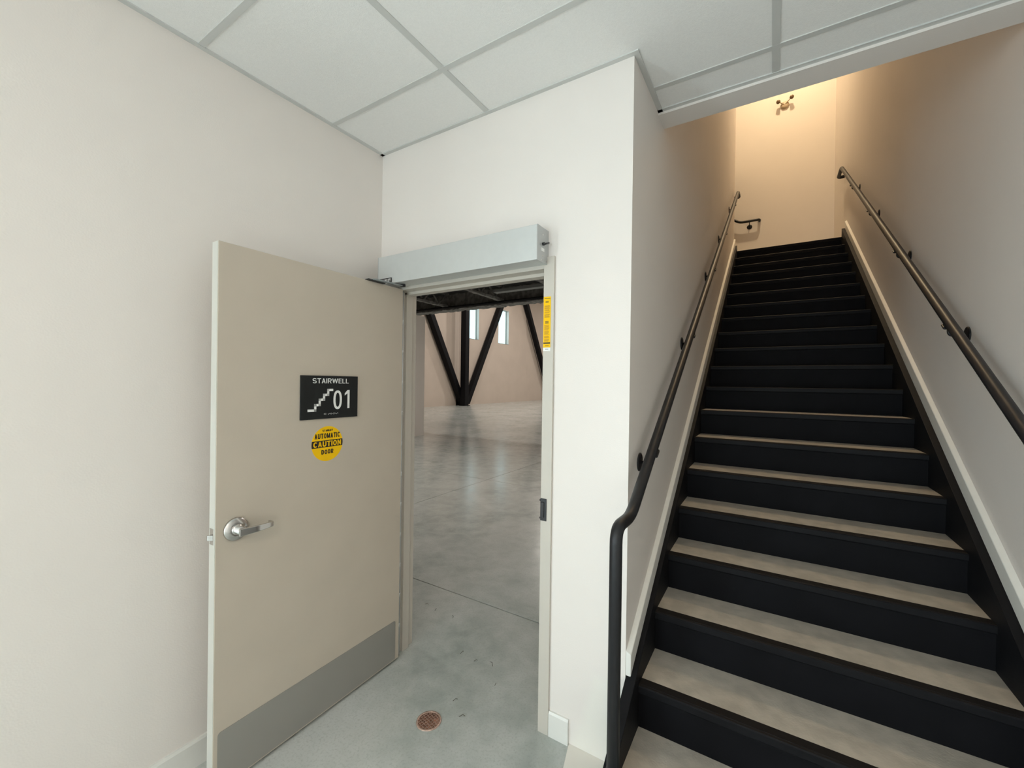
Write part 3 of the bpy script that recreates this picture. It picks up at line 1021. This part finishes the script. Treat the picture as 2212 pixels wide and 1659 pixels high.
for n, (a, b, c, d) in enumerate(wins):
    e = empty('window_%d' % (n + 1), (HX - 0.2, (a + b) / 2, c))
    struct(e, ('tall narrow window left of the sloping black brace', 'tall narrow window right of the sloping black brace')[n], 'window')
    for yy in (a, b - 0.03):
        box('frame_post', HX - 0.25, HX - 0.20, yy, yy + 0.03, c, d, M_PIPE, e)
    for zz in (c, d - 0.03):
        box('frame_rail', HX - 0.25, HX - 0.20, a + 0.03, b - 0.03, zz, zz + 0.03, M_PIPE, e)
    box('pane', HX - 0.230, HX - 0.220, a + 0.03, b - 0.03, c + 0.03, d - 0.03, M_GLASS, e)
    for y_ in (a, b - 0.012):
        box('reveal', HX - 0.20, HX - 0.001, y_, y_ + 0.012, c, d, M_BASE, e)
    box('sill', HX - 0.20, HX + 0.015, a, b, c, c + 0.012, M_PIPE, e)
# stub partition on the left
o = rect_wall('wall_partition', 0, -9.5, -6.79, 5.5, 7.46, 0.0, 3.53, [], M_WALL, 'low pale partition just inside the hall at the left jamb')


# braced frame against the far wall
def strut(name, pts, wd, label, cat, grp, off=0.08):
    (ya, za), (yb, zb) = pts
    d = Vector((0, yb - ya, zb - za)).normalized()
    n = Vector((0, -d.z, d.y)) * wd / 2
    q = [(ya + n.y, za + n.z), (ya - n.y, za - n.z), (yb - n.y, zb - n.z), (yb + n.y, zb + n.z)]
    e = empty(name, (HX + 0.3, ya, min(za, zb)))
    tag(e, label, cat, grp)
    obj('tube_section', add_prism(bmesh.new(), q, 0, HX + off, HX + off + wd), M_BLACK, e, 0.03)
    return e


c_ = strut('steel_column', ((20.50, 0.0), (20.50, 10.9)), 0.42, 'upright black steel column between the two sloping braces', 'column', None, 0.48)
box('base_plate', HX + 0.47, HX + 0.95, 20.2, 20.8, 0.0, 0.04, M_BLACK, c_)
for (p, lab) in ((((20.75, 0.15), (16.2, 8.1)), 'black steel brace leaning left from the column foot'),
                 (((21.25, 0.15), (26.6, 9.6)), 'black steel brace leaning right across the right window'),
                 (((34.3, 0.15), (28.6, 9.6)), 'black steel brace beside the right door jamb, farthest right')):
    e = strut('steel_brace', p, 0.38, lab, 'brace', 'braces on the far hall wall')
    y, z = p[0]
    d = Vector((0, p[1][0] - y, p[1][1] - z)).normalized() * 0.5
    box('gusset', HX + 0.04, HX + 0.08, min(y, y + d.y) - 0.1, max(y, y + d.y) + 0.1, 0.0, z + d.z, M_BLACK, e)

# the upper floor over the near part of the hall: deck, joists, edge beam, conduits
o = box('ceiling_deck', HX, W - 0.13, 0.0, 11.35, 5.12, 5.30, M_DECK)
struct(o, 'dark steel deck of the upper floor over the hall', 'ceiling')
bmm = empty('edge_beam', (-7, 11.25, 4.46))
tag(bmm, 'rough dark fireproofed steel beam across the top of the doorway view', 'beam')
bm = bmesh.new()
nseg = 140
ring = []
for k in range(nseg + 1):
    x = HX + 0.02 + (W - 0.15 - HX) * k / nseg
    j = lambda: random.uniform(-0.022, 0.022)
    ring.append([bm.verts.new((x, y + j(), z + j())) for y, z in ((11.02, 4.46), (11.48, 4.46), (11.48, 4.56), (11.32, 4.62), (11.30, 5.10), (11.18, 5.10), (11.18, 4.62), (11.02, 4.57))])
for a, b in zip(ring, ring[1:]):
    for q in range(8):
        bm.faces.new((a[q], a[(q + 1) % 8], b[(q + 1) % 8], b[q]))
obj('beam_section', bm, M_FIRE, bmm)
JX = [(-9.0 - 2.63, 'second joist hidden'), (-9.0, ''), (-6.37, ''), (-3.74, ''), (-1.11, '')]
jl = ['dark open-web joist at the far left, mostly behind the frame', 'dark open-web joist meeting the beam left of the upright column',
      'dark open-web joist meeting the beam above the right window', 'dark open-web joist behind the door head, nearest the right jamb',
      'dark open-web joist straight over the doorway, out of sight']
for k, (x, _) in enumerate(JX):
    e = empty('joist', (x, 6, 4.56))
    tag(e, jl[k], 'joist', 'joists under the upper floor')
    bm = bmesh.new()
    rg = []
    for q in range(61):
        y = 0.3 + 10.67 * q / 60
        j = lambda: random.uniform(-0.014, 0.014)
        rg.append([bm.verts.new((x + dx + j(), y, z + j())) for dx, z in ((-0.075, 4.55), (0.075, 4.55), (0.075, 4.63), (-0.075, 4.63))])
    for a, b in zip(rg, rg[1:]):
        for q in range(4):
            bm.faces.new((a[q], a[(q + 1) % 4], b[(q + 1) % 4], b[q]))
    obj('bottom_chord', bm, M_FIRE, e)
    box('top_chord', x - 0.07, x + 0.07, 0.3, 11.0, 5.05, 5.119, M_FIRE, e)
    y = 10.9
    s = 0
    while y > 0.9:
        tube('web_bar', [(x, y, 4.61 if s else 5.06), (x, y - 0.42, 5.06 if s else 4.61)], 0.035, M_FIRE, e, 7)
        y -= 0.42
        s = 1 - s
for nm, y, z, r, lab in (('conduit', 10.88, 4.50, 0.032, 'thin dark conduit running along the beam, lower one'), ('conduit', 10.70, 4.49, 0.030, 'thin dark conduit running along the beam, upper one')):
    o = tube(nm, [(HX, y, z), (W - 0.2, y, z)], r, M_BLACK, None, 8)
    tag(o, lab, 'conduit', 'conduits by the beam')
o = box('duct', -6.1, 1.0, 9.98, 10.22, 4.66, 4.76, M_PIPE, None, 0.01)
tag(o, 'grey duct under the dark deck near the right jamb', 'duct')

# unseen lamps added to light the hall and the space under its deck
for n, (x, y) in enumerate(((-11, 16), (-4, 16), (-11, 25), (-4, 25), (-9, 35), (-2, 35))):
    e = empty('added_high_bay_lamp', (x, y, 10.2))
    tag(e, 'unseen round high-bay lamp added under the roof to light the hall', 'lamp', 'added high-bay lamps')
    obj('lamp_body', add_lathe(bmesh.new(), [(0.0, 0.80), (0.05, 0.80), (0.05, 0.23), (0.12, 0.22), (0.24, 0.0), (0.22, 0.0)], (x, y, 10.2), (0, 0, 1), 24), M_PIPE, e)
    obj('diffuser', add_lathe(bmesh.new(), [(0.22, 0.0), (0.0, -0.01)], (x, y, 10.2), (0, 0, 1), 24), M_LAMPD, e)
    area('added_high_bay_glow', (x, y, 10.15), (0, 0, 0), 0.5, 0.5, 350, (1.0, 0.93, 0.86), 'DISK')
for n, (x, y) in enumerate(((0.6, 4.5), (-5.0, 3.4), (-5.0, 1.0))):  # strip lights added out of view to brighten the near hall
    e = empty('added_strip_light', (x, y, 4.45))
    tag(e, 'unseen long strip light added under the deck to brighten the near hall', 'lamp', 'added strip lights under the deck')
    box('body', x - 0.6, x + 0.6, y - 0.06, y + 0.06, 4.45, 4.52, M_BAR, e)
    for dx in (-0.5, 0.5):
        tube('hanger', [(x + dx, y, 4.52), (x + dx, y, 5.12)], 0.006, M_PIPE, e, 6)
    box('diffuser', x - 0.58, x + 0.58, y - 0.05, y + 0.05, 4.43, 4.45, M_LAMPD, e)
    area('added_strip_glow', (x, y, 4.42), (0, 0, 0), 1.1, 0.1, 60, (1.0, 0.95, 0.88))
